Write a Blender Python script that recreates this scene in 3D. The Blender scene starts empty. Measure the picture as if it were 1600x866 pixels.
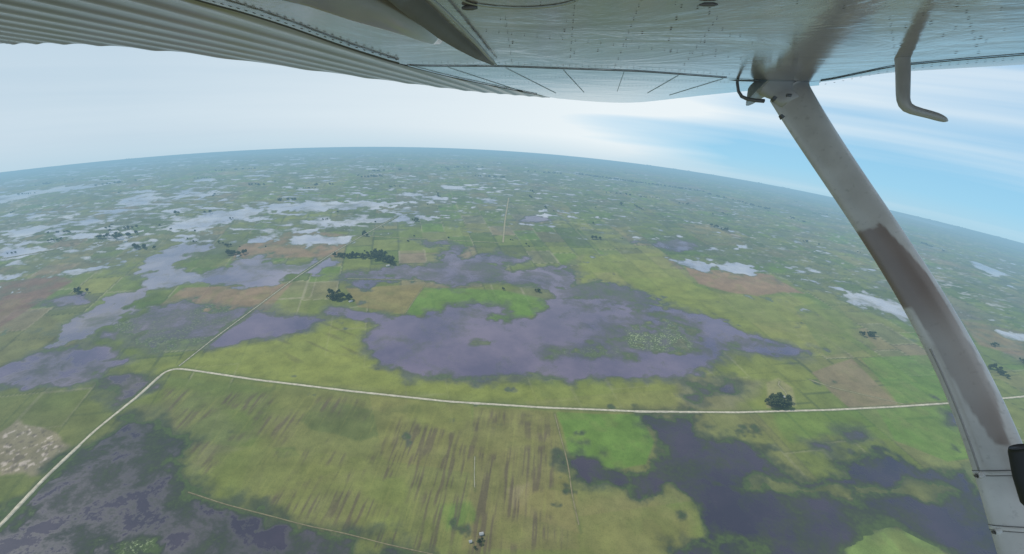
import bpy, math, numpy as np
from mathutils import Matrix, Vector
import random
random.seed(4); rng=np.random.default_rng(7)
sc=bpy.context.scene
sc.view_settings.view_transform='Standard'; sc.view_settings.look='None'; sc.view_settings.exposure=0
H=500.0; F=800.0
# ---------- camera calibration: horizon fit gives attitude and ground curvature
def cd(u,v): return np.array([(u-800)/F,(433-v)/F,-1.0])
hp=[(0,275),(150,249),(350,233),(530,230),(700,234),(850,243),(1000,258),(1130,275),(1290,302),(1400,328),(1600,385)]
A=[]
for u,v in hp:
    d=cd(u,v); d/=np.linalg.norm(d); A.append(np.append(d,-1))
x=np.linalg.svd(np.array(A))[2][-1]; x=x/np.linalg.norm(x[:3])
if x[1]>0: x=-x
n=x[:3]; s=x[3]
cosd=math.sqrt(1-s*s); R=H*cosd/(1-cosd)
Z=-n; f=np.array([0,0,-1.0]); Y=f-f.dot(n)*n; Y/=np.linalg.norm(Y); X=np.cross(Y,Z)
M=np.array([X,Y,Z])
cam=bpy.data.cameras.new("camera"); co=bpy.data.objects.new("camera",cam); sc.collection.objects.link(co)
co.matrix_world=Matrix.Translation((0,0,H)) @ Matrix(M.tolist()).to_4x4()
cam.sensor_width=36; cam.lens=36*F/1600; cam.clip_start=0.02; cam.clip_end=60000
sc.camera=co
CP=np.array([0,0,H])
# ---------- helpers
def survey(u,v):  # image pixel cast through the camera onto the ground sphere, as map position
    while True:
        w=M@cd(u,v); O=np.array([0,0,R+H]); a=w.dot(w); b=w.dot(O); c=O.dot(O)-R*R
        D=b*b-a*c
        if D>0: break
        v+=1
    t=(-b-math.sqrt(D))/a; p=O+t*w; ph=math.acos(min(1,p[2]/R)); r=math.hypot(p[0],p[1])
    return (R*ph*p[0]/r, R*ph*p[1]/r)
def to3(mx,my,h=0.0):
    mx=np.asarray(mx,float); my=np.asarray(my,float); r=np.hypot(mx,my)+1e-9; ph=r/R
    return np.stack([(R+h)*np.sin(ph)*mx/r,(R+h)*np.sin(ph)*my/r,(R+h)*np.cos(ph)-R],-1)
def hsh(i,j,seed):
    a=(i.astype(np.int64)*374761393+j.astype(np.int64)*668265263+seed*1442695041)&0xffffffff
    a=((a^(a>>13))*1274126177)&0xffffffff
    a=((a^(a>>16))*2246822519)&0xffffffff
    return ((a^(a>>15))&0xffffff)/float(0xffffff)
def vn(x,y,seed=0):
    xi=np.floor(x);yi=np.floor(y);fx=x-xi;fy=y-yi;fx=fx*fx*(3-2*fx);fy=fy*fy*(3-2*fy)
    a=hsh(xi,yi,seed);b=hsh(xi+1,yi,seed);c=hsh(xi,yi+1,seed);d=hsh(xi+1,yi+1,seed)
    return (a*(1-fx)+b*fx)*(1-fy)+(c*(1-fx)+d*fx)*fy
def fbm(x,y,seed=0,o=4):
    t=0;am=.5
    for k in range(o):
        t=t+am*(vn(x*2**k+k*17.3,y*2**k+k*9.1,seed+k)*2-1); am*=.5
    return t
def ss(a,b,x): t=np.clip((x-a)/(b-a),0,1); return t*t*(3-2*t)
def sdf(P,x,y,margin=120):
    P=np.array(P); out=np.full(x.shape,-float(margin))
    m=(x>P[:,0].min()-margin)&(x<P[:,0].max()+margin)&(y>P[:,1].min()-margin)&(y<P[:,1].max()+margin)
    if not m.any(): return out
    px=x[m];py=y[m]; dm=np.full(px.shape,1e9); ins=np.zeros(px.shape,bool)
    for i in range(len(P)):
        x0,y0=P[i];x1,y1=P[(i+1)%len(P)]
        ex,ey=x1-x0,y1-y0; t=np.clip(((px-x0)*ex+(py-y0)*ey)/(ex*ex+ey*ey+1e-9),0,1)
        dm=np.minimum(dm,np.hypot(px-x0-t*ex,py-y0-t*ey))
        if y0!=y1:
            ins^=((y0>py)!=(y1>py))&(px<(x1-x0)*(py-y0)/(y1-y0)+x0)
    out[m]=np.maximum(np.where(ins,dm,-dm),-margin); return out
def ldist(P,x,y,margin=40):
    P=np.array(P); out=np.full(x.shape,1e3)
    m=(x>P[:,0].min()-margin)&(x<P[:,0].max()+margin)&(y>P[:,1].min()-margin)&(y<P[:,1].max()+margin)
    px=x[m];py=y[m]; dm=np.full(px.shape,1e3)
    for i in range(len(P)-1):
        x0,y0=P[i];x1,y1=P[i+1]
        ex,ey=x1-x0,y1-y0; t=np.clip(((px-x0)*ex+(py-y0)*ey)/(ex*ex+ey*ey+1e-9),0,1)
        dm=np.minimum(dm,np.hypot(px-x0-t*ex,py-y0-t*ey))
    out[m]=dm; return out
def mesh_np(name,V,Fq,mat,smooth=True,cols=None,scal=None):
    me=bpy.data.meshes.new(name); V=np.asarray(V,np.float32); Fq=np.asarray(Fq,np.int32); k=Fq.shape[1]
    me.vertices.add(len(V)); me.vertices.foreach_set("co",V.ravel())
    me.loops.add(Fq.size); me.loops.foreach_set("vertex_index",Fq.ravel())
    me.polygons.add(len(Fq)); me.polygons.foreach_set("loop_start",np.arange(0,Fq.size,k,dtype=np.int32))
    me.update(calc_edges=True)
    me.polygons.foreach_set("use_smooth",np.full(len(Fq),smooth))
    if cols is not None:
        for nm,c in cols.items():
            at=me.attributes.new(nm,'FLOAT_COLOR','POINT'); cc=np.ones((len(V),4),np.float32); cc[:,:3]=c; at.data.foreach_set("color",cc.ravel())
    if scal is not None:
        for nm,c in scal.items():
            at=me.attributes.new(nm,'FLOAT','POINT'); at.data.foreach_set("value",np.asarray(c,np.float32))
    me.materials.append(mat); me.validate()
    ob=bpy.data.objects.new(name,me); sc.collection.objects.link(ob); return ob
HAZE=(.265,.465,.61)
class NT:
    def __init__(s,name):
        s.m=bpy.data.materials.new(name); s.m.use_nodes=True; s.t=s.m.node_tree; s.t.nodes.clear()
    def n(s,typ,**k):
        nd=s.t.nodes.new(typ)
        for a,b in k.items():
            if a.startswith('_'): setattr(nd,a[1:],b)
        return nd
    def set(s,nd,inp,val):
        if isinstance(val,bpy.types.NodeSocket): s.t.links.new(val,nd.inputs[inp])
        else: nd.inputs[inp].default_value=val
    def noise(s,scale,detail=4,vec=None,rough=.55,dist=0):
        nd=s.n('ShaderNodeTexNoise'); s.set(nd,'Scale',scale); s.set(nd,'Detail',detail); s.set(nd,'Roughness',rough); s.set(nd,'Distortion',dist)
        if vec is not None: s.set(nd,'Vector',vec)
        return nd.outputs['Fac']
    def coord(s,which='Object'): return s.n('ShaderNodeTexCoord').outputs[which]
    def math(s,op,a,b=0.0,clamp=False):
        nd=s.n('ShaderNodeMath',_operation=op,_use_clamp=clamp); s.set(nd,0,a); s.set(nd,1,b); return nd.outputs[0]
    def mr(s,v,a,b,c=0.0,d=1.0):
        nd=s.n('ShaderNodeMapRange'); s.set(nd,0,v); s.set(nd,1,a); s.set(nd,2,b); s.set(nd,3,c); s.set(nd,4,d); return nd.outputs[0]
    def mix(s,fac,a,b,blend='MIX'):
        nd=s.n('ShaderNodeMix',_data_type='RGBA',_blend_type=blend); s.set(nd,0,fac)
        for i,v in ((6,a),(7,b)):
            if isinstance(v,tuple): v=(v[0],v[1],v[2],1)
            s.set(nd,i,v)
        return nd.outputs[2]
    def attr(s,name): 
        return s.n('ShaderNodeAttribute',_attribute_name=name)
    def bsdf(s,col,rough=.8,spec=.3,bump=None,bs=.3,bd=1.0,metal=0,air=False,coat=0):
        b=s.n('ShaderNodeBsdfPrincipled')
        if isinstance(col,tuple): col=(col[0],col[1],col[2],1)
        s.set(b,'Base Color',col); s.set(b,'Roughness',rough); s.set(b,'Specular IOR Level',spec); s.set(b,'Metallic',metal); s.set(b,'Coat Weight',coat); s.set(b,'Coat Roughness',.1)
        if bump is not None:
            bm=s.n('ShaderNodeBump'); s.set(bm,'Height',bump); s.set(bm,'Strength',bs); s.set(bm,'Distance',bd); s.set(b,'Normal',bm.outputs[0])
        o=s.n('ShaderNodeOutputMaterial')
        if air:  # haze emission mixed into the surface itself, growing with the slant of view
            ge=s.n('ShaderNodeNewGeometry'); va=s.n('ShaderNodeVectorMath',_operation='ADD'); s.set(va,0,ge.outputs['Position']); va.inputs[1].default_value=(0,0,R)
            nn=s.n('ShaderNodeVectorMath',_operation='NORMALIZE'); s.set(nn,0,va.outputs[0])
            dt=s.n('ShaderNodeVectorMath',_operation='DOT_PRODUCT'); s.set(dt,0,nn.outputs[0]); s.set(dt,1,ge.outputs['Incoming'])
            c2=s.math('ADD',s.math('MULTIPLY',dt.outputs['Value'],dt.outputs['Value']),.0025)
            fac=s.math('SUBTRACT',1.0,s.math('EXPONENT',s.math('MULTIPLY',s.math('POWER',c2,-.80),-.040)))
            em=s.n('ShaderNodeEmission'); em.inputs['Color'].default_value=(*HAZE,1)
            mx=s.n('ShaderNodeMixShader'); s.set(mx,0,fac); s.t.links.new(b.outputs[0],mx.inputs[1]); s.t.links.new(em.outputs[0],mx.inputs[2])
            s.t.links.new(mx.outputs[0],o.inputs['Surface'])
        else: s.t.links.new(b.outputs[0],o.inputs['Surface'])
        return b
# ---------- ground data (outlines in image pixels, projected onto the ground)
PX=lambda pts:[survey(u,v) for u,v in pts]
T0=(.095,.080,.128); TD=(.032,.026,.045); TL=(.26,.275,.33); TM=(.06,.05,.07)  # water tints; the paler ones carry sky reflection in the colour
water=[ # (outline, ragged amplitude m, vegetation, tint)
([(545,480),(580,488),(615,497),(650,499),(690,490),(712,477),(755,474),(786,480),(766,494),(790,503),(830,497),(852,485),(848,470),(870,463),(930,459),(985,464),(1040,478),(1090,488),(1130,505),(1170,525),(1220,535),(1270,548),(1275,560),(1230,560),(1180,553),(1140,553),(1110,570),(1085,590),(1040,594),(960,593),(900,597),(850,585),(790,592),(700,592),(640,588),(610,575),(580,558),(575,535),(580,512),(560,500),(540,490)],13,.2,T0),
([(540,447),(530,430),(580,418),(640,415),(680,405),(690,385),(650,375),(700,378),(740,385),(720,400),(780,395),(830,400),(825,412),(770,415),(800,425),(880,418),(905,430),(900,455),(860,455),(800,440),(720,448),(660,442),(600,437),(560,449)],22,.65,T0),
([(860,468),(880,445),(930,440),(1000,455),(1050,478),(980,480)],24,.85,T0),
([(325,545),(350,515),(400,486),(430,487),(480,495),(500,503),(480,516),(440,525),(400,533),(360,540)],10,.0,T0),
([(210,440),(220,415),(250,395),(290,382),(330,380),(325,392),(290,400),(270,412),(300,420),(315,435),(290,447),(240,448)],22,0.3,(.16,.16,.21)),
([(320,430),(370,405),(430,405),(470,410),(500,405),(520,410),(500,425),(450,432),(410,445),(370,445),(330,440)],26,.4,(.14,.13,.18)),
([(255,356),(300,338),(360,328),(420,326),(380,345),(310,358)],26,.3,TL),([(400,330),(470,313),(550,312),(640,318),(600,326),(520,328),(450,332)],32,.4,TL),([(480,345),(600,338),(700,340),(640,350),(520,352)],26,.6,TL),
([(445,381),(480,368),(550,368),(545,378),(500,384),(460,384)],20,0.3,TL),
([(85,515),(110,500),(150,490),(175,458),(232,448),(237,460),(215,475),(240,480),(200,500),(160,515),(110,532),(90,529)],28,.35,(.13,.12,.16)),
([(-40,600),(20,573),(70,550),(110,542),(160,550),(192,565),(165,575),(170,590),(120,600),(60,607),(0,602)],16,.45,T0),
([(165,583),(220,590),(242,600),(200,625),(175,632),(170,605)],11,.3,TM),
([(20,785),(120,700),(180,660),(240,655),(300,690),(275,720),(305,765),(335,790),(420,803),(520,828),(600,848),(650,868),(690,930),(-200,960),(-60,866)],14,.65,TD),
([(890,722),(930,710),(980,735),(1010,725),(1030,695),(1000,665),(1010,648),(1080,650),(1090,670),(1150,680),(1190,700),(1190,728),(1240,750),(1300,745),(1340,720),(1390,710),(1430,735),(1480,728),(1520,745),(1620,740),(1800,760),(1800,1000),(1080,930),(1060,860),(1110,830),(1080,790),(1050,770),(990,782),(950,765),(910,748)],16,.5,TD),
([(1312,460),(1350,457),(1400,470),(1440,485),(1455,502),(1420,503),(1380,490),(1330,474)],22,.5,TL),
([(1050,403),(1100,407),(1160,411),(1200,425),(1190,431),(1130,422),(1080,422),(1050,415)],24,.3,TL),
([(-100,326),(40,299),(100,291),(165,288),(150,293),(80,300),(30,312),(0,318)],34,.3,TL),
([(105,347),(180,340),(200,345),(150,351)],20,0.1,TL),([(170,320),(240,306),(340,302),(345,306),(260,312),(190,325)],30,.3,TL),
([(688,290),(725,291),(725,297),(690,296)],4,0,TL),([(800,344),(830,337),(872,344),(830,350)],14,.3,T0),
([(1520,408),(1580,430),(1560,434),(1520,416)],9,0,TL),([(1555,515),(1620,524),(1620,535),(1570,527)],9,0,TL),
([(985,378),(1060,372),(1110,388),(1050,394)],20,.8,T0),([(1080,598),(1150,600),(1150,618),(1090,626)],14,.85,TM),
([(1310,675),(1350,672),(1362,687),(1330,693)],6,.4,TM),([(1265,690),(1310,690),(1305,706),(1275,708)],8,.6,TM),
([(1470,640),(1510,640),(1515,668),(1480,662)],5,.3,TM),([(160,515),(185,520),(180,530),(160,527)],3,0,T0),
([(0,362),(60,352),(90,356),(20,374)],20,.3,TL),([(100,425),(170,412),(200,414),(120,432)],20,.3,TL),([(-60,395),(30,385),(90,390),(20,402)],18,.3,TL),([(60,470),(120,462),(130,470),(70,482)],14,.4,T0),
([(1410,330),(1500,355),(1490,360),(1400,336)],14,.3,TL),
([(180,490),(300,470),(390,490),(330,530),(230,545),(190,520)],26,1.0,T0),([(560,500),(540,480),(520,478),(505,495),(540,492)],10,.3,T0),
]
islands=[([(738,533),(755,529),(776,532),(774,542),(755,546),(740,542)],8),([(1500,720),(1545,705),(1550,770),(1520,780)],6),
([(1210,752),(1260,762),(1340,752),(1440,756),(1495,770),(1400,782),(1280,782),(1180,772),(1120,758)],14),
([(1320,856),(1340,832),(1400,824),(1450,846),(1490,862),(1490,910),(1310,910)],5)]
marsh=[([(845,552),(900,538),(960,535),(990,550),(990,566),(930,566),(880,562),(850,558)],1.0),
([(900,500),(960,486),(1060,492),(1120,525),(1100,560),(1060,575),(1000,572),(930,560),(900,530)],.78),
([(960,508),(1050,503),(1110,530),(1085,560),(1020,564),(965,545)],1.15),([(870,470),(1000,470),(1140,520),(1240,545),(1150,550),(1100,510),(980,490),(880,495)],.6),
([(1090,690),(1120,685),(1130,712),(1100,712)],1.0),([(1120,830),(1250,815),(1290,850),(1200,880),(1110,870)],.9),([(140,820),(220,815),(280,850),(240,890),(150,880)],1.15),([(20,790),(80,770),(110,800),(40,850)],1.15),([(600,575),(800,578),(900,590),(640,592)],.7)]
OL=(.118,.138,.038); YG=(.168,.186,.043); BG=(.088,.158,.03); DG=(.055,.087,.026); BR=(.19,.13,.09); TN=(.25,.21,.13); PB=(.27,.205,.175); MU=(.12,.10,.088)
patches=[
(YG,[(190,590),(330,545),(420,530),(500,500),(575,505),(580,560),(640,595),(850,600),(860,635),(550,610),(300,578)],14,25,.7),
(OL,[(262,590),(550,618),(870,645),(910,866),(640,900),(520,820),(330,780),(270,700),(230,640)],6,10,.6),
((.14,.125,.05),[(740,636),(872,645),(905,860),(720,860),(735,740)],2,3,.6),
(BG,[(660,450),(720,452),(780,455),(868,470),(845,492),(780,508),(700,490),(630,496)],4,12,.8),
(BG,[(872,646),(1000,648),(1022,690),(1010,725),(960,735),(890,712)],2,5,.85),
(YG,[(850,600),(1080,605),(1190,560),(1270,590),(1190,636),(1000,640),(860,633)],12,20,.5),
(YG,[(1000,480),(1060,440),(1130,460),(1260,465),(1340,520),(1280,560),(1200,540),(1120,500)],10,22,.6),
(YG,[(900,400),(1030,395),(1090,450),(1020,470),(910,450)],4,6,.6),
(BG,[(1200,640),(1370,640),(1460,700),(1300,680),(1230,690)],6,10,.45),
(BG,[(1370,640),(1500,632),(1520,715),(1480,722),(1400,690)],2,3,.7),
(BG,[(1345,560),(1460,555),(1490,625),(1405,632)],2,3,.7),
(DG,[(470,655),(500,627),(610,650),(600,680),(560,692),(480,675)],3,12,.7),(DG,[(428,702),(460,699),(468,714),(435,718)],2,4,.7),
(BG,[(690,790),(735,785),(745,815),(700,825)],5,5,.8),(DG,[(595,640),(650,633),(655,645),(600,648)],4,6,.6),
(BR,[(230,490),(290,450),(455,443),(420,485),(330,497)],3,5,.85),
((.14,.088,.075),[(-60,450),(90,430),(115,440),(50,480),(0,512),(-100,540)],4,8,.9),
(BR,[(370,388),(400,370),(470,360),(550,368),(520,402),(430,404),(360,408)],4,12,.85),
((.21,.135,.095),[(1070,418),(1130,423),(1205,430),(1250,458),(1150,460),(1085,442)],4,24,.85),
((.165,.135,.08),[(1268,583),(1330,560),(1405,635),(1330,641),(1300,615)],1.5,1.5,.95),
(PB,[(-30,690),(20,656),(60,668),(105,702),(65,742),(0,752)],3,30,.9),
((.17,.14,.06),[(540,450),(665,445),(632,492),(560,480)],2,2,.85),
(TN,[(788,762),(822,755),(820,780),(800,800)],5,7,.5),((.17,.15,.06),[(820,760),(900,770),(905,835),(800,800)],2,3,.65),
(DG,[(170,470),(250,455),(290,470),(220,500),(150,540),(100,560),(150,500)],10,20,.5),
((.09,.10,.08),[(170,520),(320,490),(390,490),(330,540),(230,560)],10,16,.6),
(DG,[(260,405),(320,388),(360,395),(330,425),(290,420)],9,12,.6),
(MU,[(1060,590),(1190,595),(1150,640),(1070,640)],10,14,.5),
((.075,.09,.035),[(-80,600),(60,600),(250,640),(180,670),(80,740),(-80,860)],20,18,.55),
((.10,.085,.055),[(-80,520),(60,490),(160,540),(60,560),(-80,600)],8,14,.4),
(MU,[(200,640),(300,610),(400,680),(300,740),(280,700)],18,16,.35),
(DG,[(950,350),(1050,345),(1250,400),(1180,415),(1040,395)],5,10,.35),
(MU,[(800,458),(910,400),(900,470),(1000,500),(860,470)],10,12,.4),
(TN,[(1196,598),(1216,592),(1236,606),(1240,634),(1196,636)],3,5,.5),
(BR,[(1500,500),(1600,520),(1600,560),(1530,540)],5,8,.7),
((.16,.135,.06),[(890,790),(1000,770),(1080,800),(1100,860),(980,900),(900,860)],14,14,.45),
((.12,.10,.05),[(420,600),(640,618),(600,700),(560,830),(380,790)],18,12,.25),
((.16,.145,.05),[(575,612),(735,628),(740,740),(600,720)],1.5,1.5,.4),((.09,.12,.035),[(262,590),(430,605),(400,700),(280,690)],3,4,.5),((.15,.17,.045),[(420,700),(640,725),(620,835),(400,790)],2,2,.35),
((.09,.125,.04),[(1240,480),(1300,470),(1370,545),(1290,556)],2,3,.5),((.12,.14,.045),[(1090,470),(1200,468),(1250,525),(1160,500)],2,5,.4),
]
roads=[([(-120,930),(0,822),(70,747),(150,672),(215,620),(255,583),(265,577.5),(275,576),(300,579),(400,594),(550,612),(700,628),(850,637.5),(1000,643.5),(1150,645),(1300,641),(1400,636),(1490,630),(1600,620),(1720,608)],3.0,'g'),
([(277,575),(330,533),(400,481),(460,436),(520,396),(566,369),(600,350),(622,338)],2.0,'v'),
([(786,380),(789,345),(795,309)],4,'t'),([(566,369),(640,373),(786,380)],1.8,'t'),
([(866,645),(875,680),(887,722),(895,780),(907,832)],1.2,'q'),
([(290,768),(350,788),(420,806),(480,822),(540,834),(600,850),(700,872)],.9,'q'),
([(742,714),(741,745),(742,768)],.6,'v'),([(1236,628),(1226,612),(1216,602),(1218,595)],1.5,'t'),
([(540,436),(600,437),(670,440)],1.6,'t'),([(632,492),(650,465),(668,440)],1.2,'q'),
([(1484,378),(1530,395),(1600,420)],2,'t'),([(1260,592),(1300,606),(1420,634)],1.4,'t'),([(0,405),(120,385),(230,372)],1.8,'t')]
# ---------- grid
amax=math.degrees(math.acos(s))
al=np.concatenate([np.arange(0,22,1.0),np.arange(22,50,.12),np.arange(50,amax-6,.085),np.arange(amax-6,amax-.6,.05),np.linspace(amax-.6,amax-.02,26)])
ar=np.radians(al); ph=np.arcsin(np.clip((R+H)/R*np.sin(ar),-1,1))-ar
ph=np.concatenate([ph,ph[-1]+np.radians(np.array([.1,.25,.5,1,2,4,7]))])
th=np.radians(np.concatenate([np.arange(-180,-74,3.0),np.arange(-74,74,.12),np.arange(74,180,3.0)]))
nr,nc=len(ph),len(th)
PHI,TH=np.meshgrid(ph,th,indexing='ij')
gx=(R*PHI*np.sin(TH)).ravel(); gy=(R*PHI*np.cos(TH)).ravel()
dist=np.hypot(gx,gy)
wx=gx+fbm(gx/70,gy/70,3,5)*26; wy=gy+fbm(gx/70,gy/70,11,5)*26
nf=fbm(gx/36,gy/36,21,6)*2; nf2=fbm(gx/8,gy/8,31,3); nf3=fbm(gx/15,gy/15,25,5)*2
wet=np.full(gx.shape,-60.0); veg=np.zeros(gx.shape); wt=np.tile(np.array(TM),(len(gx),1))
dmax=np.full(gx.shape,-60.0)
for pts,amp,vg,tn in water:
    P=PX(pts); q=min(16,amp*1.5)/26
    d=sdf(P,gx+(wx-gx)*q,gy+(wy-gy)*q)
    v=d+nf*amp*.8+nf3*amp*.55+nf2*3
    mm=d>dmax; dmax=np.where(mm,d,dmax); veg=np.where(mm,vg,veg); wt[mm]=tn
    wet=np.maximum(wet,v)
for pts,st_ in marsh:
    d=sdf(PX(pts),wx,wy); veg=np.maximum(veg,ss(-20,24,d+nf*12)*st_)
    wet=np.where(d>-10,np.minimum(wet,np.maximum(wet*.2,0)+8-ss(-8,16,d)*st_*(4.8+nf*12-nf3*10)),wet)
for pts,amp in islands:
    d=sdf(PX(pts),wx*.5+gx*.5,wy*.5+gy*.5)
    wet=np.minimum(wet,-d-nf*amp*1.0+nf2*3+amp*.3)
side=ss(900,-1300,gx); lo=fbm(gx/400,gy/400,61,3)*1.6
pn=fbm(gx/34,gy/20,51,5)*1.75; pn2=fbm(gx/90,gy/38,55,7)*1.75
vf_=ss(1900,2700,dist)
fw=np.maximum((pn-(.84+.16*vf_-.32*side-.45*lo))*16,(pn2-(.98-.36*side-.25*lo))*30+nf3*12)-(1-ss(950,1400,dist))*60
mm=(fw>wet)&(dist>950); wet=np.where(mm,fw,wet)
fm2=mm&(dmax<-4); wt[fm2]=TL; veg[fm2]=.1
wet0=wet.copy()
pp=(fbm(gx/40,gy/40,71,5)*1.7-1.0)*30+ss(-300,-1100,gx)*6
mm=(pp>wet)&(dist<1500); wet=np.where(mm,pp,wet); veg=np.where(mm&(dmax<-8),.5,veg)
rl=[PX(p) for p,w,k in roads]
rd=np.full(gx.shape,1e3)
for P,(p,w,k) in zip(rl,roads): rd=np.minimum(rd,ldist(P,gx,gy)-w*.5+(0 if k in 'gv' and w>1.5 else 1.8))
wet=np.where(rd<6,np.minimum(wet,(rd-3.0)*1.5),wet)
def C(c): return np.array(c)[None,:]
def mixc(a,b,t): return a*(1-t[:,None])+b*t[:,None]
g1=fbm(gx/260,gy/260,81,3)*1.5; g2=fbm(gx/90,gy/90,91,5)*1.5; g3=fbm(gx/230,gy/230,101,3)*1.5; g4=fbm(gx/22,gy/22,95,5)*1.6
col=mixc(C(OL)+0*gx[:,None],C(BG),ss(0,.7,g1)*.5)
col=mixc(col,C(YG),ss(0,.8,g2)*.4); col=mixc(col,C((.135,.11,.06)),ss(.2,.8,g3)*.4)
col=mixc(col,C(DG),ss(.1,.9,-g2)*.2)
ang=math.radians(-14); rx=gx*math.cos(ang)-gy*math.sin(ang); ry=gx*math.sin(ang)+gy*math.cos(ang)
pal=np.array([(.12,.15,.045),(.065,.10,.03),(.17,.185,.055),(.20,.15,.10),(.045,.065,.03),(.14,.145,.06),(.185,.135,.11),(.09,.155,.03),(.11,.10,.09),(.07,.12,.03)])
for (sx,sy,sd_,s0) in ((170,200,1,.62),(62,80,7,.6),(30,36,17,.35)):
    ix=np.floor(rx/sx); iy=np.floor((ry+hsh(ix,ix*0,5+sd_)*90)/sy); k1=hsh(ix,iy,sd_); k2=hsh(ix,iy,sd_+1)
    pc=pal[(k1*9.99).astype(int)]
    col=mixc(col,pc,(ss(700 if sx>40 else 1300,1300 if sx>40 else 2000,dist)*s0+(.2 if sx>100 else .06 if sx>40 else 0))*(k2*.8+.2))
    if sx<40: continue
    fx=(rx/sx)%1; fy=((ry+hsh(ix,ix*0,5+sd_)*90)/sy)%1
    e=np.minimum(np.minimum(fx,1-fx)*sx,np.minimum(fy,1-fy)*sy)
    lc=np.where((k1>.65)[:,None],C((.24,.22,.15)),C((.035,.05,.027)))
    col=mixc(col,lc,ss(3.4,1.3,e)*ss(400,900,dist)*.55*(k2>.35))
spk=fbm(gx/20,gy/11,141,4)*1.7+lo*.2
col=mixc(col,C((.025,.04,.022)),ss(.62,.8,spk)*ss(1100,1600,dist)*.6*(1-.5*vf_))
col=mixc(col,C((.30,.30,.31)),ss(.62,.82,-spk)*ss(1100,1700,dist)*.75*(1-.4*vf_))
for c,pts,soft,rag,st in patches:
    rag=rag*.8
    d=sdf(PX(pts),gx+(wx-gx)*rag/26,gy+(wy-gy)*rag/26)
    k_=min(1,soft/5)
    col=mixc(col,C(c),ss(-soft,soft,d+(nf2*2+g4*soft*.5+g2*soft*.5)*k_)*st*(1-.25*ss(0,.6,g4)))
pk_=ss(0,6,sdf(PX([(-30,690),(20,656),(60,668),(105,702),(65,742),(0,752)]),wx,wy))
col=mixc(col,C((.42,.36,.33)),ss(.25,.5,fbm(gx/5,gy/5,151,3)*1.6)*pk_*.6); col=mixc(col,C((.08,.065,.055)),ss(.25,.5,fbm(gx/6,gy/6,155,3)*1.6)*pk_*.6)
mf=ss(0,20,sdf(PX([(240,600),(550,616),(870,645),(905,866),(640,900),(500,830),(320,780),(260,700)]),gx,gy))
a2=math.radians(3); qx=gx*math.cos(a2)-gy*math.sin(a2); qy=gx*math.sin(a2)+gy*math.cos(a2)
st=vn(qx/4.2,qy/60,111)*.5+vn(qx/1.8,qy/26,112)*.5
cover=ss(-.1,.5,fbm(gx/60,gy/45,113)*1.6+.12+.28*ss(-200,60,gx))
col=mixc(col,C((.068,.052,.042)),ss(.48,.70,st)*cover*mf*.68)
col=mixc(col,C((.12,.095,.06)),cover*mf*.2)
col=mixc(col,C((.18,.185,.055)),ss(.6,.85,1-st)*mf*.3)
mf2=ss(0,14,sdf(PX([(380,545),(500,500),(570,510),(575,560),(480,580),(360,565)]),gx,gy))
qx=gx*math.cos(.5)-gy*math.sin(.5); qy=gx*math.sin(.5)+gy*math.cos(.5)
st2=vn(qx/60,qy/7,121); col=mixc(col,C((.09,.085,.035)),ss(.6,.85,st2)*mf2*.5)
near=ss(1000,600,dist)
damp=np.maximum(ss(-22,3,wet0+g2*9+g4*8),ss(-7,1,wet))
dcol=np.minimum(wt,.11)*.45+C((.030,.044,.018))
col=mixc(col,dcol,damp*(.66+.25*near))
d=sdf(PX([(1322,852),(1342,832),(1400,826),(1448,846),(1482,870),(1480,905),(1312,905)]),wx*.8+gx*.2,wy*.8+gy*.2)
col=mixc(col,C((.13,.18,.055)),ss(-2,6,d+nf2*4+g4*5)*(.55+.4*ss(-.3,.3,g4)))
d=sdf(PX([(1497,722),(1545,708),(1548,768),(1520,780)]),wx*.4+gx*.6,wy*.4+gy*.6)
col=mixc(col,C((.10,.12,.055)),ss(-1,4,d+nf2*3)*.7)
d=sdf(PX([(1210,752),(1260,762),(1340,752),(1440,756),(1495,770),(1400,782),(1280,782),(1180,772),(1120,758)]),wx,wy)
col=mixc(col,C((.085,.095,.04)),ss(-2,5,d+nf2*4)*.6)
col=mixc(col,C((.06,.08,.03)),ss(5,1,rd)*.5)
lum=1+.19*fbm(gx/18,gy/18,131,5)*1.5; col=np.clip(col*lum[:,None],.01,.6)
hgt=np.clip(-wet*.05,-.7,.6)
V=to3(gx,gy,hgt)
idx=np.arange(nr*nc).reshape(nr,nc)
nxt=np.roll(idx,-1,axis=1)
Fq=np.stack([idx[:-1,:].ravel(),idx[1:,:].ravel(),nxt[1:,:].ravel(),nxt[:-1,:].ravel()],1)[nc:]
g=NT("flooded_grassland"); oc=g.coord(); at=g.attr("tint").outputs['Color']
n1=g.noise(.02,6,oc); n2=g.noise(.16,5,oc,.65); n3=g.noise(.7,3,oc,.6)
c=g.mix(g.mr(n1,.4,.65,0,.15),at,g.mix(1.0,at,(1.4,1.22,1.05),'MULTIPLY'))
c=g.mix(g.mr(n2,.45,.7,0,.32),c,g.mix(1.0,c,(.55,.6,.6),'MULTIPLY'))
c=g.mix(g.mr(n3,.5,.72,0,.42),c,g.mix(1.0,c,(.45,.5,.5),'MULTIPLY'))
c=g.mix(g.mr(g.noise(.4,4,oc,.7),.62,.75,0,.2),c,g.mix(1.0,c,(2.,1.8,1.8),'MULTIPLY'))
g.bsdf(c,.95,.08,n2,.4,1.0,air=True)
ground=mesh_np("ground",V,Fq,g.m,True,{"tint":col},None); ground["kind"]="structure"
w4=wet[Fq].max(1); fm=w4>-3
used=np.unique(Fq[fm]); remap=-np.ones(len(gx),int); remap[used]=np.arange(len(used))
wm=NT("flood_water"); oc=wm.coord(); va=wm.attr("veg").outputs['Fac']; dp=wm.attr("depth").outputs['Fac']; wtn=wm.attr("murk").outputs['Color']; gcol=wm.attr("bank").outputs['Color']
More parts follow.
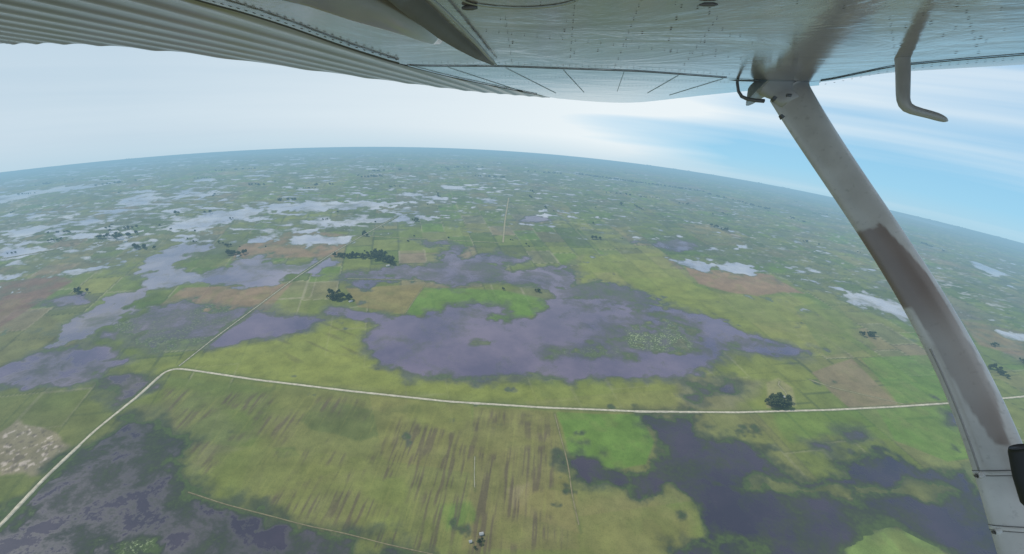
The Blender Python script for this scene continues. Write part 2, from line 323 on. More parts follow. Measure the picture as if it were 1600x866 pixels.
m1=wm.noise(.016,8,oc,.64,.3); m2=wm.noise(.22,5,oc,.7); m3=wm.noise(.009,5,oc,.62)
thr=wm.math('ADD',wm.math('MULTIPLY',m1,.84),wm.math('MULTIPLY',m2,.16))
lim=wm.mr(va,0,1.35,.68,.38); lim=wm.math('ADD',lim,wm.mr(dp,0,11,-.24,.02))
vf=wm.mr(wm.math('SUBTRACT',thr,lim),-.13,.15,0,.92)
base=wm.mix(wm.mr(m3,.35,.65),wm.mix(1.0,wtn,(.68,.70,.78),'MULTIPLY'),wm.mix(1.0,wtn,(1.28,1.22,1.12),'MULTIPLY'))
gr=wm.mix(.55,gcol,(.052,.078,.024)); gr=wm.mix(wm.mr(m2,.4,.62,0,.5),gr,wm.mix(1.0,gr,(1.5,1.55,1.3),'MULTIPLY'))
sp_=wm.mr(wm.noise(.30,4,oc,.75),.53,.62,0,.75); sp_=wm.math('MULTIPLY',wm.math('MULTIPLY',sp_,wm.mr(va,.9,1.15)),wm.mr(m1,.42,.56))
base=wm.mix(vf,base,gr); base=wm.mix(sp_,base,(.30,.35,.20))
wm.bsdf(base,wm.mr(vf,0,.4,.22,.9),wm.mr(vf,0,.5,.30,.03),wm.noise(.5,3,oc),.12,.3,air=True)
water_o=mesh_np("water",to3(gx[used],gy[used],0.0),remap[Fq[fm]],wm.m,True,{"murk":wt[used],"bank":dcol[used]},{"veg":veg[used],"depth":wet[used]})
water_o["kind"]="structure"
# ---------- roads
def roadmat(nm,c):
    r=NT(nm); oc=r.coord(); r.bsdf(r.mix(r.mr(r.noise(.2,4,oc),.3,.7),c,tuple(x*.6 for x in c)),.95,.1,air=True); return r.m
rm={'g':roadmat("gravel_road",(.42,.385,.31)),'v':roadmat("pale_dirt_road",(.30,.28,.22)),'t':roadmat("dirt_track",(.25,.225,.14)),'q':roadmat("grassy_track",(.19,.165,.10))}
for P,(p,w,k) in zip(rl,roads):
    P=np.array(P); L=np.concatenate([[0],np.cumsum(np.hypot(*np.diff(P,axis=0).T))]); t=np.arange(0,L[-1],6.0)
    x=np.interp(t,L,P[:,0]);y=np.interp(t,L,P[:,1])
    if len(t)>12:
        K=5; kk=np.ones(K)/K
        x,y=np.convolve(np.pad(x,K//2,'edge'),kk,'valid'),np.convolve(np.pad(y,K//2,'edge'),kk,'valid')
    dx=np.gradient(x);dy=np.gradient(y);l=np.hypot(dx,dy);nx,ny=-dy/l,dx/l
    ww=w*.5*(1+.3*(rng.random(len(x))-.5)); tp=.85 if k in 'gvt' else .68; sh=.9 if k in 'g' else .3
    A1=to3(x+nx*(ww+sh),y+ny*(ww+sh),.2);A2=to3(x+nx*ww,y+ny*ww,tp);A3=to3(x-nx*ww,y-ny*ww,tp);A4=to3(x-nx*(ww+sh),y-ny*(ww+sh),.2)
    n_=len(x); VV=np.concatenate([A1,A2,A3,A4]); i=np.arange(n_-1)
    FF=np.concatenate([np.stack([i+a*n_,i+(a+1)*n_,i+1+(a+1)*n_,i+1+a*n_],1) for a in range(3)])
    o=mesh_np("road" if k in 'gv' else "path",VV,FF,rm[k],False); o["kind"]="structure"
# ---------- trees
lf=NT("tree_foliage"); oc=lf.coord(); oi=lf.n('ShaderNodeObjectInfo').outputs['Random']
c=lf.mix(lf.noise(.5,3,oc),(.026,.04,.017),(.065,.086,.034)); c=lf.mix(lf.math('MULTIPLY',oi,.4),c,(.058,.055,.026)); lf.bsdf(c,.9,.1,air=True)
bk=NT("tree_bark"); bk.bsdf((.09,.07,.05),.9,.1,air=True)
def treemesh(seed,tall):
    r=np.random.default_rng(seed); V=[];Fc=[];mi=[]
    def tube(p0,p1,r0,r1):
        b=len(V); p0=np.array(p0);p1=np.array(p1)
        for p,rr in((p0,r0),(p1,r1)):
            for k in range(6): V.append(p+rr*np.array([math.cos(k*1.047),math.sin(k*1.047),0]))
        for k in range(6): Fc.append((b+k,b+(k+1)%6,b+6+(k+1)%6,b+6+k)); mi.append(1)
    tube((0,0,-1),(0,0,tall*.7),.025*tall,.008*tall)
    cl=[]
    for k in range(9):
        a=k*2.4+r.random(); rad=.22*tall*(.5+r.random()*.8); z=tall*(.35+.5*r.random()); e=np.array([math.cos(a)*rad,math.sin(a)*rad,z])
        tube((0,0,z*.6),e,.008*tall,.004*tall); cl.append((e,.17*tall*(.7+.6*r.random())))
    cl.append((np.array([0,0,tall*.85]),.17*tall))
    for e,cr in cl:
        for q in range(46):
            v=r.normal(size=3); v/=np.linalg.norm(v); p=e+v*cr*(.55+.5*r.random())*np.array([1,1,.8])
            sz=.045*tall*(.6+.8*r.random()); u=r.normal(size=3); u-=u.dot(v)*v*.6; u/=np.linalg.norm(u); w=np.cross(v,u)
            b=len(V); V.extend([p-u*sz-w*sz,p+u*sz-w*sz*.7,p+u*sz*.8+w*sz,p-u*sz*.7+w*sz*.9]); Fc.append((b,b+1,b+2,b+3)); mi.append(0)
    me=bpy.data.meshes.new("tree"); me.from_pydata([tuple(v) for v in V],[],Fc); me.materials.append(lf.m); me.materials.append(bk.m)
    me.polygons.foreach_set("material_index",mi); return me
tms=[treemesh(i,t) for i,t in enumerate([10,11.5,8.5,13])]
def upm(mx,my):
    p=to3(mx,my,.3); up=Vector((p-np.array([0,0,-R])).tolist()).normalized()
    return Matrix.Translation(p.tolist())@up.to_track_quat('Z','Y').to_matrix().to_4x4()
def tree(mx,my,sz,lab,grp):
    o=bpy.data.objects.new("tree",tms[random.randrange(4)]); sc.collection.objects.link(o)
    o.matrix_world=upm(mx,my)@Matrix.Rotation(random.random()*6.28,4,'Z')@Matrix.Diagonal((sz*(.85+.4*random.random()),sz*(.85+.4*random.random()),sz*(.8+.4*random.random()),1))
    o["label"]=lab; o["category"]="tree"; o["group"]=grp
clumps=[
(522,401,583,404,34,1.05,6),(588,400,617,413,30,1.2,10),(575,398,600,398,10,1.1,8),(508,467,545,467,18,1.08,6),(512,461,532,459,8,1.1,5),
(158,373,215,369,16,1.0,12),(200,387,243,390,14,.9,7),(180,362,215,356,8,.8,10),(355,397,382,398,11,1.0,7),(335,381,365,386,6,.8,8),
(1198,634,1234,636,18,1.1,6),(1203,625,1230,626,14,1.15,6),(1105,352,1135,362,9,1.0,8),(924,374,942,375,6,.9,5),(1345,525,1365,526,8,1.0,6),
(1543,572,1572,590,12,1.0,8),(1548,540,1560,542,5,.9,6),(112,458,138,459,6,.8,7),(645,345,660,346,5,.9,5),(567,369,575,370,4,1,3),
(835,456,842,457,3,1.0,2),(782,453,788,453,2,.7,2),(75,377,95,376,5,.8,7),(962,320,973,321,3,.9,4),(268,336,282,334,3,.9,5),(918,348,928,350,3,.8,3),(735,852,765,850,3,.5,5),(1055,318,1082,322,4,.8,5),(320,334,332,333,3,.8,4),(850,325,856,326,3,.8,3),(1595,565,1600,572,4,.9,4)]
for u0,v0,u1,v1,cn,sz,j in clumps:
    p0=survey(u0,v0);p1=survey(u1,v1)
    for k in range(cn):
        t=random.random(); tree(p0[0]+(p1[0]-p0[0])*t+random.gauss(0,j*.5),p0[1]+(p1[1]-p0[1])*t+random.gauss(0,j*.6),sz*random.uniform(.7,1.1),"dark green leafy tree in a farm copse on the flooded plain","farm copse trees")
VV=[];FF=[]
def blob(mx,my,sz):
    up=upm(mx,my)
    for q in range(14):
        a=random.random()*6.28; rr=sz*.5*random.random()**.5; z=sz*(.1+.6*random.random()); c=Vector((math.cos(a)*rr,math.sin(a)*rr,z))
        u=Vector((random.gauss(0,1),random.gauss(0,1),random.gauss(0,1))).normalized()*sz*.25; w=u.orthogonal().normalized()*sz*.25
        b=len(VV)
        for k in (-u-w,u-w*.8,u*.8+w,-u*.9+w): VV.append(tuple(up@(c+k)))
        FF.append((b,b+1,b+2,b+3))
belts=[(900,272,1000,286,60),(1000,286,1100,300,50),(1100,302,1205,328,40),(430,314,466,312,8),(560,277,600,276,12),(575,268,640,266,12),(940,300,990,306,8),(1200,330,1260,348,8),(330,268,400,264,12),(150,290,215,282,12),(820,268,880,272,12),(1240,375,1290,385,3),(690,262,760,262,12),(480,290,520,288,7),(610,292,625,292,5),(1330,352,1350,356,4),(1440,380,1480,395,8),(60,290,120,280,9),(380,290,420,288,7),(730,275,800,278,14)]
for u0,v0,u1,v1,cn in belts:
    p0=survey(u0,v0);p1=survey(u1,v1)
    for k in range(cn):
        t=random.random(); blob(p0[0]+(p1[0]-p0[0])*t+random.gauss(0,4),p0[1]+(p1[1]-p0[1])*t+random.gauss(0,5),random.uniform(4,8))
for k in range(80):
    p=survey(random.uniform(-50,1650),random.uniform(240,400)); L=random.uniform(0,90); a=-ang+random.choice([0,math.pi/2])
    if math.hypot(*p)<1150: continue
    if math.hypot(*p)<1600: L*=.2
    for q in range(int(1+L/6)):
        tt=random.random(); blob(p[0]+math.cos(a)*L*tt+random.gauss(0,2),p[1]+math.sin(a)*L*tt+random.gauss(0,2),random.uniform(2.5,4.4))
wo=mesh_np("woodland",VV,FF,lf.m,False); wo["kind"]="stuff"
# ---------- farm buildings
wallm=NT("whitewashed_wall"); wallm.bsdf((.5,.48,.44),.8,.2,air=True); roofm=NT("sheet_metal_roof"); roofm.bsdf((.3,.3,.3),.6,.3,air=True); doorm=NT("dark_door"); doorm.bsdf((.06,.05,.04),.6,.3,air=True)
def child(name,par,V,Fc,mat):
    me=bpy.data.meshes.new(name); me.from_pydata(V,[],Fc); me.materials.append(mat); o=bpy.data.objects.new(name,me); sc.collection.objects.link(o); o.parent=par; return o
for u,v,l_,w_,rot in ((752,836,4,2.6,.3),(1222,622,7,4,1.0),(735,848,3,2,.2),(548,472,7,4,.4),(606,416,7,5,.2),(372,401,7,4,.5),(196,378,8,5,.1)):
    e=bpy.data.objects.new("farm_shed",None); sc.collection.objects.link(e); mx,my=survey(u,v); e.matrix_world=upm(mx,my)@Matrix.Rotation(rot,4,'Z'); h=2.3; t=.9
    e["label"]="small white farm shed with grey gabled metal roof"; e["category"]="shed"; e["group"]="farm sheds among the fields"
    a,b=l_/2,w_/2
    child("wall",e,[(-a,-b,-1),(a,-b,-1),(a,b,-1),(-a,b,-1),(-a,-b,h),(a,-b,h),(a,b,h),(-a,b,h),(-a,0,h+t),(a,0,h+t)],[(0,1,5,4),(2,3,7,6),(1,2,6,9,5),(3,0,4,8,7)],wallm.m)
    A=a+.3;B=b+.3; z0=h-.15
    child("roof",e,[(-A,-B,z0),(A,-B,z0),(A,0,h+t+.1),(-A,0,h+t+.1),(A,B,z0),(-A,B,z0)],[(0,1,2,3),(3,2,4,5)],roofm.m)
    child("door",e,[(-.5,-b-.03,.0),(.5,-b-.03,.0),(.5,-b-.03,2.0),(-.5,-b-.03,2.0)],[(0,1,2,3)],doorm.m)
# ================= AIRCRAFT =================
NW=np.array([.03,1,.3086]); hw=.30; NWn=NW/np.linalg.norm(NW)
def wp(u,v,off=0.0):
    d=cd(u,v); t=(hw+off)/d.dot(NWn); return d*t
E=wp(1230,130); EW=M@E+CP
root=bpy.data.objects.new("aircraft",None); sc.collection.objects.link(root); root.location=EW.tolist()
root["label"]="grey-white high-wing light aircraft wing with diagonal strut"; root["category"]="aircraft"
def part(name,par,Vc,Fc,mat,smooth=True,scal=None,label=None):
    V=(np.asarray(Vc)@M.T)+CP-EW
    o=mesh_np(name,V,np.asarray(Fc),mat,smooth,None,scal); o.parent=par
    if label: o["label"]=label
    return o
def gridf(a,b):
    i=np.arange(a*b).reshape(a,b); return np.stack([i[:-1,:-1].ravel(),i[1:,:-1].ravel(),i[1:,1:].ravel(),i[:-1,1:].ravel()],1)
def smooth_curve(U_,V_):
    uu=np.arange(-520,2140,4.0); vv=np.interp(uu,U_,V_); k=np.hanning(21); k/=k.sum(); vs=np.convolve(np.pad(vv,10,'edge'),k,'valid'); return lambda u: np.interp(u,uu,vs)
bot=smooth_curve([-500,-400,0,80,160,300,450,600,740,860,920,960,1000,1100,1180,1290,1400,1600,2100],[110,96,68,67,70,83,104,125,143,153,158.5,161,160.5,149,141,133,121,111,86])
spl=smooth_curve([-500,-400,305,380,450,540,635,775,1000,1150,1280,1400,1500,1600,2100],[-290,-240,0,20,42,74,103.5,104,112,123,128,103,94,86,50])
ftop=smooth_curve([-500,-400,305,380,450,540,635,700,780,862,2100],[-290,-240,0,20,42,74,103.5,120,136.5,152.5,400])
pm=NT("aged_wing_paint"); oc=pm.coord(); big=pm.noise(1.4,6,oc,.6,.6); fine=pm.noise(9,5,oc,.65)
c=pm.mix(pm.mr(big,.38,.62),(.43,.355,.355),(.20,.155,.15)); c=pm.mix(pm.mr(fine,.5,.75,0,.4),c,(.18,.14,.135))
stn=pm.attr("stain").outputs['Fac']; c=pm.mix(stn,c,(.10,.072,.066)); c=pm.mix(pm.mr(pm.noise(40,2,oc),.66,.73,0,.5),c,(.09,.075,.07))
pm.bsdf(c,pm.mr(big,.3,.7,.06,.2),.9,big,.18,.06,coat=.5)
def lerpgrid(us,top,bottom,rows,pw=1.0):
    P=np.zeros((rows,len(us),3)); UV=np.zeros((rows,len(us),2))
    for j,u in enumerate(us):
        t0,b0=top(u),bottom(u)
        for i in range(rows):
            v=t0+(b0-t0)*(i/(rows-1))**pw; P[i,j]=wp(u,v); UV[i,j]=(u,v)
    return P,UV
us=np.arange(-500,2101,10.0); rows=56
P,UV=lerpgrid(us,lambda u:-700,lambda u:spl(u)-.3,rows,pw=.5)
ext=np.array([[ (u-800)/F*1.6, 0, 2.0] for u in us]); ext[:,1]=(hw*np.linalg.norm(NW)-.03*ext[:,0]-.3086*ext[:,2])
P=np.concatenate([ext[None],P]); UV=np.concatenate([UV[:1]-[0,800],UV])
U=UV[...,0].ravel();Vv=UV[...,1].ravel()
wn=fbm(Vv/14,U/90,300,3)*26
stain=ss(0,7,sdf([(1345,-5),(1318,35),(1292,78),(1270,100),(1236,124),(1220,122),(1228,95),(1240,62),(1285,35),(1310,-5),(1320,-300),(1400,-300)],U+wn*.35,Vv))*.68  # the strut's reflection in the skin, painted as a dark band
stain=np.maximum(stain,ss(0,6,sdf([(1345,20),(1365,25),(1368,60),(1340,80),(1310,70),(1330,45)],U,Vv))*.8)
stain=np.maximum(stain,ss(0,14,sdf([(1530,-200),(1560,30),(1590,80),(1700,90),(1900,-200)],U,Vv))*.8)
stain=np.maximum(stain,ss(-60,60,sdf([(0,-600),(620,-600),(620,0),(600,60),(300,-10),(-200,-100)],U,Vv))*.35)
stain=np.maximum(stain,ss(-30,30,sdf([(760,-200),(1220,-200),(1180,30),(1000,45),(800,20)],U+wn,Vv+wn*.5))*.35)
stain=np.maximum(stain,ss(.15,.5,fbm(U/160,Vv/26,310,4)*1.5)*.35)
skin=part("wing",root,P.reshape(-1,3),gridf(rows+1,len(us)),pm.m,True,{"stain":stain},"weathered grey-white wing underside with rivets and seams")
us2=np.concatenate([[637,641],np.arange(648,1281,8.0)])
op=NT("outer_wing_paint"); oc=op.coord(); c=op.mix(op.mr(op.noise(1.6,5,oc),.35,.7),(.40,.55,.72),(.22,.32,.46)); c=op.mix(op.mr(op.noise(8,4,oc),.55,.72,0,.35),c,(.2,.23,.3)); op.bsdf(c,.12,.8,op.noise(2.0,4,oc),.16,.03,coat=.4)  # blue base stands in for sky reflected in the grey-white skin
P,UV=lerpgrid(us2,lambda u:spl(u)+.3,lambda u:min(bot(u),ftop(u)),16)
part("outer_wing_skin",skin,P.reshape(-1,3),gridf(16,len(us2)),op.m,True,None,"brighter glossy outer wing panel")
us3=np.arange(1280,2101,10.0); le=NT("leading_edge_paint"); oc=le.coord(); le.bsdf(le.mix(le.mr(le.noise(2,5,oc),.4,.65),(.50,.50,.51),(.33,.32,.32)),.22,.7,coat=.4)
P,UV=lerpgrid(us3,lambda u:spl(u)+.3,lambda u:bot(u),10)
for i in range(10): P[i]+=NWn*(.03*(i/9)**2.0)
part("leading_edge",skin,P.reshape(-1,3),gridf(10,len(us3)),le.m,True)
vp=cd(900,189.1); vp=vp/np.linalg.norm(vp); vp-=vp.dot(NWn)*NWn; vp/=np.linalg.norm(vp); qd=np.cross(NWn,vp)
dq=abs((wp(170,70.7)-wp(120,69.2)).dot(qd))
us4=np.arange(-500,861,3.0); rows4=120
P,UV=lerpgrid(us4,lambda u:ftop(u)+.4 if u<636 else min(ftop(u),bot(u)-.2),lambda u:bot(u),rows4)
q=P.dot(qd); tri=.5+.5*np.cos(q/dq*2*math.pi)
P=P+NWn*((tri**2)*-.007)[...,None]*np.clip(np.arange(rows4)/4.0,0,1)[:,None,None]
fp=NT("flap_paint"); oc=fp.coord(); c=fp.mix(fp.mr(fp.noise(2.5,5,oc),.35,.7),(.43,.365,.35),(.25,.205,.195))
c=fp.mix(fp.mr(fp.attr("groove").outputs['Fac'],.3,.95,0,.7),c,(.08,.064,.06)); fp.bsdf(c,.28,.7,coat=.3)
flap=part("flap",skin,P.reshape(-1,3),gridf(rows4,len(us4)),fp.m,True,{"groove":((.5+.5*np.cos(q/dq*2*math.pi+1.5))**1.5).ravel()},"corrugated grey flap with beaded skin")  # bead shading put into the colour, darkest along one flank
us5=np.arange(-500,2101,26.0)
Pu=[]
for j,u in enumerate(us5):
    b0=bot(u)-.3; base0=wp(u,b0)+NWn*(.004 if u<1290 else .034); colp=[base0]
    for k,(dz) in enumerate((.05,.2,.5)):
        colp.append(base0*(1-dz)+NWn*(hw*dz)+NWn*(.02+.09*dz**.5))
    colp.append(ext[min(len(us)-1,int((u+500)/10))]+NWn*.14); Pu.append(colp)
Pu=np.array(Pu).transpose(1,0,2)
part("upper_skin",skin,Pu.reshape(-1,3),gridf(5,len(us5)),pm.m,True,{"stain":np.zeros(Pu.shape[0]*Pu.shape[1])})
def path_pts(pts,step):
    pts=np.array(pts,float); L=np.concatenate([[0],np.cumsum(np.hypot(*np.diff(pts,axis=0).T))]); t=np.arange(0,L[-1]+1e-6,step)
    return np.stack([np.interp(t,L,pts[:,0]),np.interp(t,L,pts[:,1])],1)
sm=NT("dark_seam"); sm.bsdf((.06,.052,.048),.7,.2)
ls=NT("pale_seam"); ls.bsdf((.42,.40,.39),.5,.3)
rvm=NT("rivet_metal"); rvm.bsdf((.08,.07,.068),.5,.3)
def strip(pts,wd,mat,name,off=-.003,par=None):
    q=path_pts(pts,8.0)
    if len(q)<2: return
    d=np.gradient(q,axis=0); d/=np.linalg.norm(d,axis=1)[:,None]; nn=np.stack([-d[:,1],d[:,0]],1)
    a=[wp(*(p+m*wd/2),off) for p,m in zip(q,nn)]; b=[wp(*(p-m*wd/2),off) for p,m in zip(q,nn)]
    return part(name,par or skin,np.array(a+b),gridf(2,len(q)),mat,True)
splt=lambda a,b,st=20:[(u,float(spl(u))) for u in np.arange(a,b+1,st)]
strip(splt(250,636),3.0,sm.m,"hinge_line",-.012)
strip([(u,float(ftop(u))) for u in range(636,850,12)],1.2,sm.m,"hinge_line",-.006)
strip(splt(640,1150),1.3,sm.m,"panel_seam"); strip(splt(1282,1900),1.6,sm.m,"panel_seam")
strip([(1040,-2),(1300,-30)],1.5,sm.m,"panel_seam")
gl=NT("outer_panel_joint"); gl.bsdf((.26,.32,.40),.4,.5)
for a in (700,790,880,975,1060,1130): strip([(a,float(spl(a))+2),(a+(950-a)*.5,float(spl(a))+2+(158-float(spl(a)))*.75)],.7,gl.m,"panel_seam",-.002)
th_=np.linspace(0,2*math.pi,50); strip([(812+96*math.cos(a),-6+20*math.sin(a)) for a in th_],2.0,ls.m,"inspection_cover_rim")
rv=[]
def rivets(pts,step,r): 
    for p in path_pts(pts,step): rv.append((p[0],p[1],r))
rivets([(u,v-5) for u,v in splt(260,630)],13,1.6)
rivets([(u,v+6) for u,v in splt(1290,1600)],14,.8); rivets([(u,v-5) for u,v in splt(660,1150)],10,.7)
rivets([(700,117),(1140,129)],6,.5); rivets([(760,128),(1090,138)],6,.45)
rivets([(900,-20),(890,100)],11,1.0); rivets([(1010,-20),(960,108)],11,.95); rivets([(1120,30),(1060,115)],11,.9); rivets([(790,30),(800,100)],11,.9)
rivets([(1390,30),(1400,95)],11,.9); rivets([(1510,20),(1530,88)],11,1.0); rivets([(720,45),(1180,95)],20,.8)
for k in range(45): rv.append((random.uniform(700,1580),random.uniform(5,85),random.uniform(.5,1.4)))
VV2=[];FF2=[]
for u,v,r in rv:
    if v>min(bot(u),ftop(u) if u>640 else 999)-1: continue
    c0=wp(u,v,-.010 if (u<640) else -.003); z=-c0[2]; rad=r*z/F*1.3; t1=np.array([1,0,0])-NWn[0]*NWn; t1/=np.linalg.norm(t1); t2=np.cross(NWn,t1); b=len(VV2)
    st_=min(3,1/max(.15,abs(c0.dot(NWn))/np.linalg.norm(c0)))
    for k in range(6): a=k*1.047; VV2.append(c0+t1*math.cos(a)*rad+t2*math.sin(a)*rad*st_)
    VV2.append(c0-NWn*rad*.5)
    for k in range(6): FF2.append((b+k,b+(k+1)%6,b+6))
part("rivets",skin,np.array(VV2),FF2,rvm.m,False)["kind"]="stuff"
def loft(name,par,cs,mat,seg=28,flat=.45,side=None,scal_f=None,label=None,caps=True):
    C0=np.array([cd(u,v)*z for u,v,z,h in cs]); T=np.gradient(C0,axis=0); T/=np.linalg.norm(T,axis=1)[:,None]
    V=[]; aa=np.linspace(0,2*math.pi,seg,endpoint=False); sc_=[]
    for (u,v,z,h),c0,t in zip(cs,C0,T):
        view=c0/np.linalg.norm(c0)
        sd=np.cross(t,view) if side is None else np.array(side,float); sd-=sd.dot(t)*t; sd/=np.linalg.norm(sd)
        dpv=np.cross(sd,t); r=h*z/F
        for a in aa: V.append(c0+sd*math.cos(a)*r+dpv*math.sin(a)*r*flat); sc_.append((v,math.cos(a)))
    n1=len(cs); i=np.arange(n1*seg).reshape(n1,seg); Fc=[]
    for r_ in range(n1-1):
        for k in range(seg): Fc.append((i[r_,k],i[r_,(k+1)%seg],i[r_+1,(k+1)%seg],i[r_+1,k]))
    if caps:
        for r_ in (0,n1-1):
            V.append(C0[r_]); b=len(V)-1; sc_.append((cs[r_][1],0))
            for k in range(seg): Fc.append((i[r_,k],i[r_,(k+1)%seg],b))
    V=np.array(V); vw=(V@M.T)+CP-EW; me=bpy.data.meshes.new(name); me.from_pydata([tuple(p) for p in vw],[],[tuple(int(q) for q in f) for f in Fc])
    for p in me.polygons: p.use_smooth=True
    if scal_f:
        a_=np.array(sc_)
        for nm,vals in scal_f(a_[:,0],a_[:,1]).items(): at=me.attributes.new(nm,'FLOAT','POINT'); at.data.foreach_set("value",np.asarray(vals,np.float32))
    me.materials.append(mat); o=bpy.data.objects.new(name,me); sc.collection.objects.link(o); o.parent=par
    if label: o["label"]=label
    return o
zt=-wp(1232,130)[2]
KV=np.array([140,158,235,310,400,500,600,700,800,870,960.]); KU=np.array([1230,1241,1288,1339,1400,1460,1511,1552,1588,1611,1640.]); KH=np.array([29,27,25,25,27,30,32,34.5,36.5,38,40.])
pu=np.polyfit(KV,KU,4); phh=np.polyfit(KV,KH,3)
sp=[(float(np.polyval(pu,v)),float(v),zt*(.985-.265*((v-140)/820)**.8),float(np.polyval(phh,v))) for v in np.linspace(142,960,240)]
def brown(v,sd):  # mottled brown tone over part of the strut's length
    nn=fbm(v/22,sd*2.2,400,4)*34
    K=np.array([(-1.2,352),(.3,352),(.85,440),(.8,620),(.5,694),(0,690),(-.35,620),(-.5,560),(-.62,475),(-1.2,468)])
    return {"brown":ss(-.03,.035,sdf(K*np.array([1,1/80.]),sd+nn*.003,(v+nn*.2)/80.,2.))*(1-.42*ss(450,540,v)+.2*ss(600,660,v))}
sm2=NT("strut_paint"); oc=sm2.coord(); c=sm2.mix(sm2.mr(sm2.noise(3,5,oc),.35,.7),(.58,.545,.53),(.42,.385,.365)); c=sm2.mix(sm2.math('MULTIPLY',sm2.attr("brown").outputs['Fac'],.97),c,sm2.mix(sm2.noise(6,5,oc),(.165,.115,.10),(.24,.18,.16)))
c=sm2.mix(sm2.mr(sm2.noise(30,3,oc),.60,.72,0,.3),c,(.2,.18,.165)); sm2.bsdf(c,.28,.7,sm2.noise(20,3,oc),.03,.01,coat=.3)
strut=loft("wing_strut",root,sp,sm2.m,56,.38,None,brown,"light grey wing strut with a brown dirty patch")
cuffk=[(1216,124,zt*1.0,74),(1220,127,zt*.998,60),(1225,132,zt*.99,48),(1230,139,zt*.985,38),(1237,148,zt*.98,32),(1244,160,zt*.968,28.5)]
cm=NT("cuff_paint"); oc=cm.coord(); cm.bsdf(cm.mix(cm.noise(8,4,oc),(.5,.47,.46),(.36,.33,.31)),.4,.5)
loft("strut_cuff",strut,cuffk,cm.m,28,.4,(1,0,0))
mt=NT("dark_metal"); mt.bsdf((.13,.12,.12),.45,.5,metal=.3); rb=NT("black_rubber"); rb.bsdf((.015,.015,.018),.5,.4); pl=NT("pale_metal"); pl.bsdf((.45,.43,.41),.35,.6); gm=NT("grey_metal"); gm.bsdf((.28,.26,.25),.45,.5)
def at_v(v): 
    A_=np.array(sp); return [np.interp(v,A_[:,1],A_[:,k]) for k in (0,1,2,3)]
for vb in (738,826):
    ring=[]
    for dv,ex in ((-3.5,.2),(-3,1.0),(3,1.0),(3.5,.2)): u,v,z,h=at_v(vb+dv); ring.append((u,v,z,h+ex))
    cl_=loft("clamp",strut,ring,sm2.m,40,.40,caps=False)
    for dv in (-4,4):
        ring=[]
        for d2,ex in ((-.7,.2),(-.4,1.2),(.4,1.2),(.7,.2)): u,v,z,h=at_v(vb+dv+d2); ring.append((u,v,z,h+ex))
        loft("clamp_edge",cl_,ring,mt.m,40,.40,caps=False)
    u,v,z,h=at_v(vb); zz=z*.985
    loft("bolt",cl_,[(u-h-5,v+5,zz,4),(u-h-2,v+5,zz,5),(u-h+2,v+4,zz,5),(u-h+5,v+3,zz,4)],pl.m,12,1.0,(0,1,0))
    loft("bolt",cl_,[(u-h-8,v+6,zz,2.2),(u-h-5,v+5.5,zz,2.4)],mt.m,10,1.0,(0,1,0))
loft("rubber_sleeve",strut,[(1592,698,zt*.725,13),(1596,706,zt*.725,16),(1606,745,zt*.72,18),(1618,785,zt*.715,18),(1622,793,zt*.715,14)],rb.m,20,.6)
dl=[]
for v in np.linspace(545,735,24): u,_,z,h=at_v(v); dl.append((u-h*1.02,v,z*1.0,1.6))
loft("drain_line",strut,dl,gm.m,10,1.0)
zr=zt*.97
ring=[(1210,96,2.0),(1195,93,2.2),(1172,92,2.2),(1161,94,2.2),(1156,100,2.2),(1153,115,2.2),(1152,130,2.2),(1154,143,2.3),(1159,151,2.5),(1168,155,2.7),(1180,157,2.9),(1194,158,3)]
loft("tie_down_hook",root,[(u,v,zr,h) for u,v,h in ring],mt.m,12,1.0)
loft("tie_down_plate",root,[(1124,119,zr,1.5),(1130,121,zr,3),(1150,123,zr,3.5),(1185,125,zr,3),(1200,125,zr,1.5)],mt.m,12,.6)
loft("cuff_bolt",strut,[(1207,153,zt*.95,4),(1211,156,zt*.95,5)],mt.m,12,1.0); loft("cuff_bolt",strut,[(1219,180,zt*.94,3),(1223,185,zt*.94,4)],mt.m,12,1.0); loft("cuff_bolt",strut,[(1229,149,zt*.90,2.5),(1236,149,zt*.90,2.5)],mt.m,12,1.0)
zp=-wp(1410,92)[2]*.99
pk=[(1409,80,12),(1410,88,10.4),(1410.5,100,10),(1411,115,9.8),(1411,130,9.6),(1411,145,9.3),(1411.5,155,8.8),(1413.5,162,8.2),(1418,168,7.4),(1426,172,6.7),(1438,175.5,6.2),(1453,179.3,6.0),(1463,182.3,5.8),(1470,184.8,5.2),(1476,187.2,4),(1479,188.4,2.5),(1481,189,1)]
ptm=NT("pitot_paint"); oc=ptm.coord(); ptm.bsdf(ptm.mix(ptm.noise(10,4,oc),(.46,.43,.42),(.3,.28,.27)),.3,.6)
loft("pitot_tube",root,[(u,v,zp,h) for u,v,h in pk],ptm.m,20,1.0)
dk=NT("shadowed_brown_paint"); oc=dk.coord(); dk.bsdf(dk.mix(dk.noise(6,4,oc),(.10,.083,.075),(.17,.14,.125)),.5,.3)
def onw(pts,lift): return [(u,v,-wp(u,v,-lift)[2],h) for u,v,h in pts]
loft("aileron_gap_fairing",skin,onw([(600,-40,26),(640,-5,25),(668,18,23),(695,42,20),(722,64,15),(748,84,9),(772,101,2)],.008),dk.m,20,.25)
loft("gap_lip",skin,onw([(635,-35,3),(668,-6,3),(698,20,3),(722,44,3),(745,68,3),(764,90,2.5),(776,102,1)],.02),ls.m,10,.8)  # pale colour draws the highlight along the gap edge
bm_=NT("bulge_paint"); oc=bm_.coord(); bm_.bsdf(bm_.mix(bm_.noise(4,4,oc),(.42,.355,.345),(.27,.22,.21)),.2,.8,coat=.4)
loft("hinge_fairing",skin,onw([(400,-75,60),(490,-45,52),(560,-15,46),(610,8,38),(645,28,30),(668,46,22),(682,58,14),(690,65,5)],.012),bm_.m,32,.22)
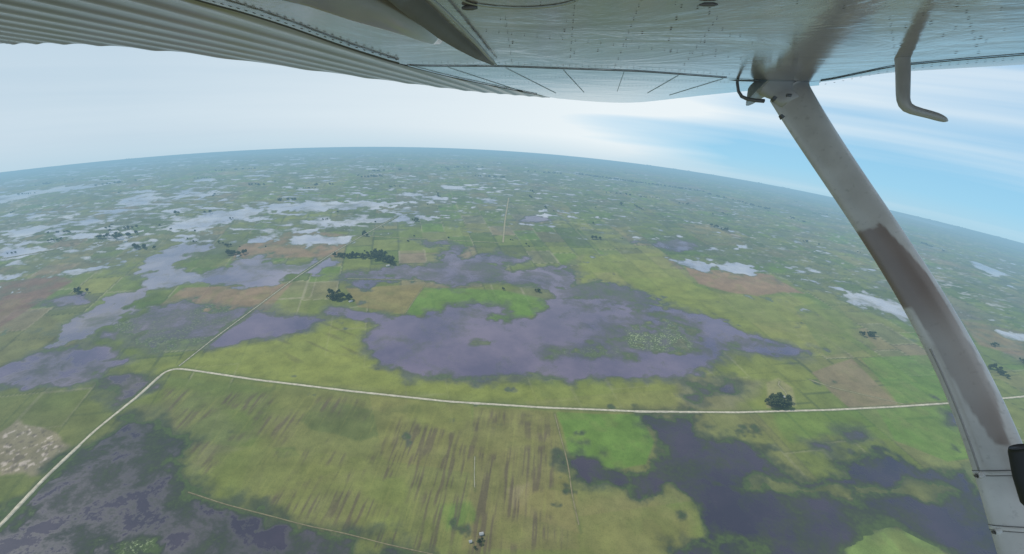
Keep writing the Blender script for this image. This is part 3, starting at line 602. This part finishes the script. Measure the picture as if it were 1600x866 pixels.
loft("vent_fitting",skin,onw([(722,13,2),(728,12,4),(738,12,4),(746,12,2)],.006),mt.m,12,.6)
loft("vent_fitting",skin,onw([(1092,8,1),(1100,7,3),(1115,7,3),(1122,7,1)],.006),mt.m,12,.5)
# ---------- world
W=bpy.data.worlds.new("World"); sc.world=W; W.use_nodes=True; t=W.node_tree; t.nodes.clear()
w=NT.__new__(NT); w.t=t
gen=w.coord('Generated'); sp_=w.n('ShaderNodeSeparateXYZ'); w.set(sp_,0,gen)
zc=sp_.outputs[2]; xc=sp_.outputs[0]
z2=w.math('MAXIMUM',w.math('ADD',zc,.30),.02)
cb=w.n('ShaderNodeCombineXYZ'); w.set(cb,0,xc); w.set(cb,1,sp_.outputs[1]); w.set(cb,2,z2)
SE,SA=math.radians(52),math.radians(-70)
sky=w.n('ShaderNodeTexSky',_sky_type='NISHITA',_sun_disc=False,_sun_elevation=SE,_sun_rotation=SA,_air_density=1.0,_dust_density=.6,_ozone_density=2.0); w.set(sky,0,cb.outputs[0])
skc=w.mix(1.0,sky.outputs[0],(.13,.15,.15),'MULTIPLY')
grad=w.mix(w.mr(zc,-s,-s+.20),(.30,.64,.87),(.15,.47,.80)); skc=w.mix(.82,skc,grad)
cc=w.n('ShaderNodeCombineXYZ'); w.set(cc,0,w.math('MULTIPLY',xc,.55)); w.set(cc,1,w.math('MULTIPLY',sp_.outputs[1],.3)); w.set(cc,2,w.math('MULTIPLY',zc,11.0))
nz=w.noise(1.3,5,cc.outputs[0],.45,.3)
bias=w.mr(xc,-.06,.38,.34,-.03)
cl=w.mr(w.math('ADD',nz,bias),.38,.62,0.06,.94)
elev=w.mr(zc,-s+.02,-s+.24)
left=w.mr(xc,-.60,.14,1,0)
cw=w.mix(w.math('MULTIPLY',left,w.mr(elev,0,1,.6,1.0)),(.87,.93,.95),(.36,.53,.68))
cw=w.mix(w.mr(w.noise(1.0,5,cc.outputs[0]),.38,.66,0,.32),cw,(.84,.91,.94))
fin=w.mix(cl,skc,cw)
hzn=w.mr(zc,-s-.01,-s+.035,.75,0); fin=w.mix(hzn,fin,(.46,.65,.77))
bg=w.n('ShaderNodeBackground'); w.set(bg,0,fin); w.set(bg,1,1.0); ow=w.n('ShaderNodeOutputWorld'); t.links.new(bg.outputs[0],ow.inputs[0])
sd=bpy.data.lights.new("sun",'SUN'); sd.energy=3.9; sd.angle=math.radians(.6); sd.color=(1,.94,.84)
so=bpy.data.objects.new("sun",sd); sc.collection.objects.link(so); so.location=(0,0,900)
sv=Vector((math.sin(SA)*math.cos(SE),math.cos(SA)*math.cos(SE),math.sin(SE))); so.rotation_euler=sv.to_track_quat('Z','Y').to_euler()
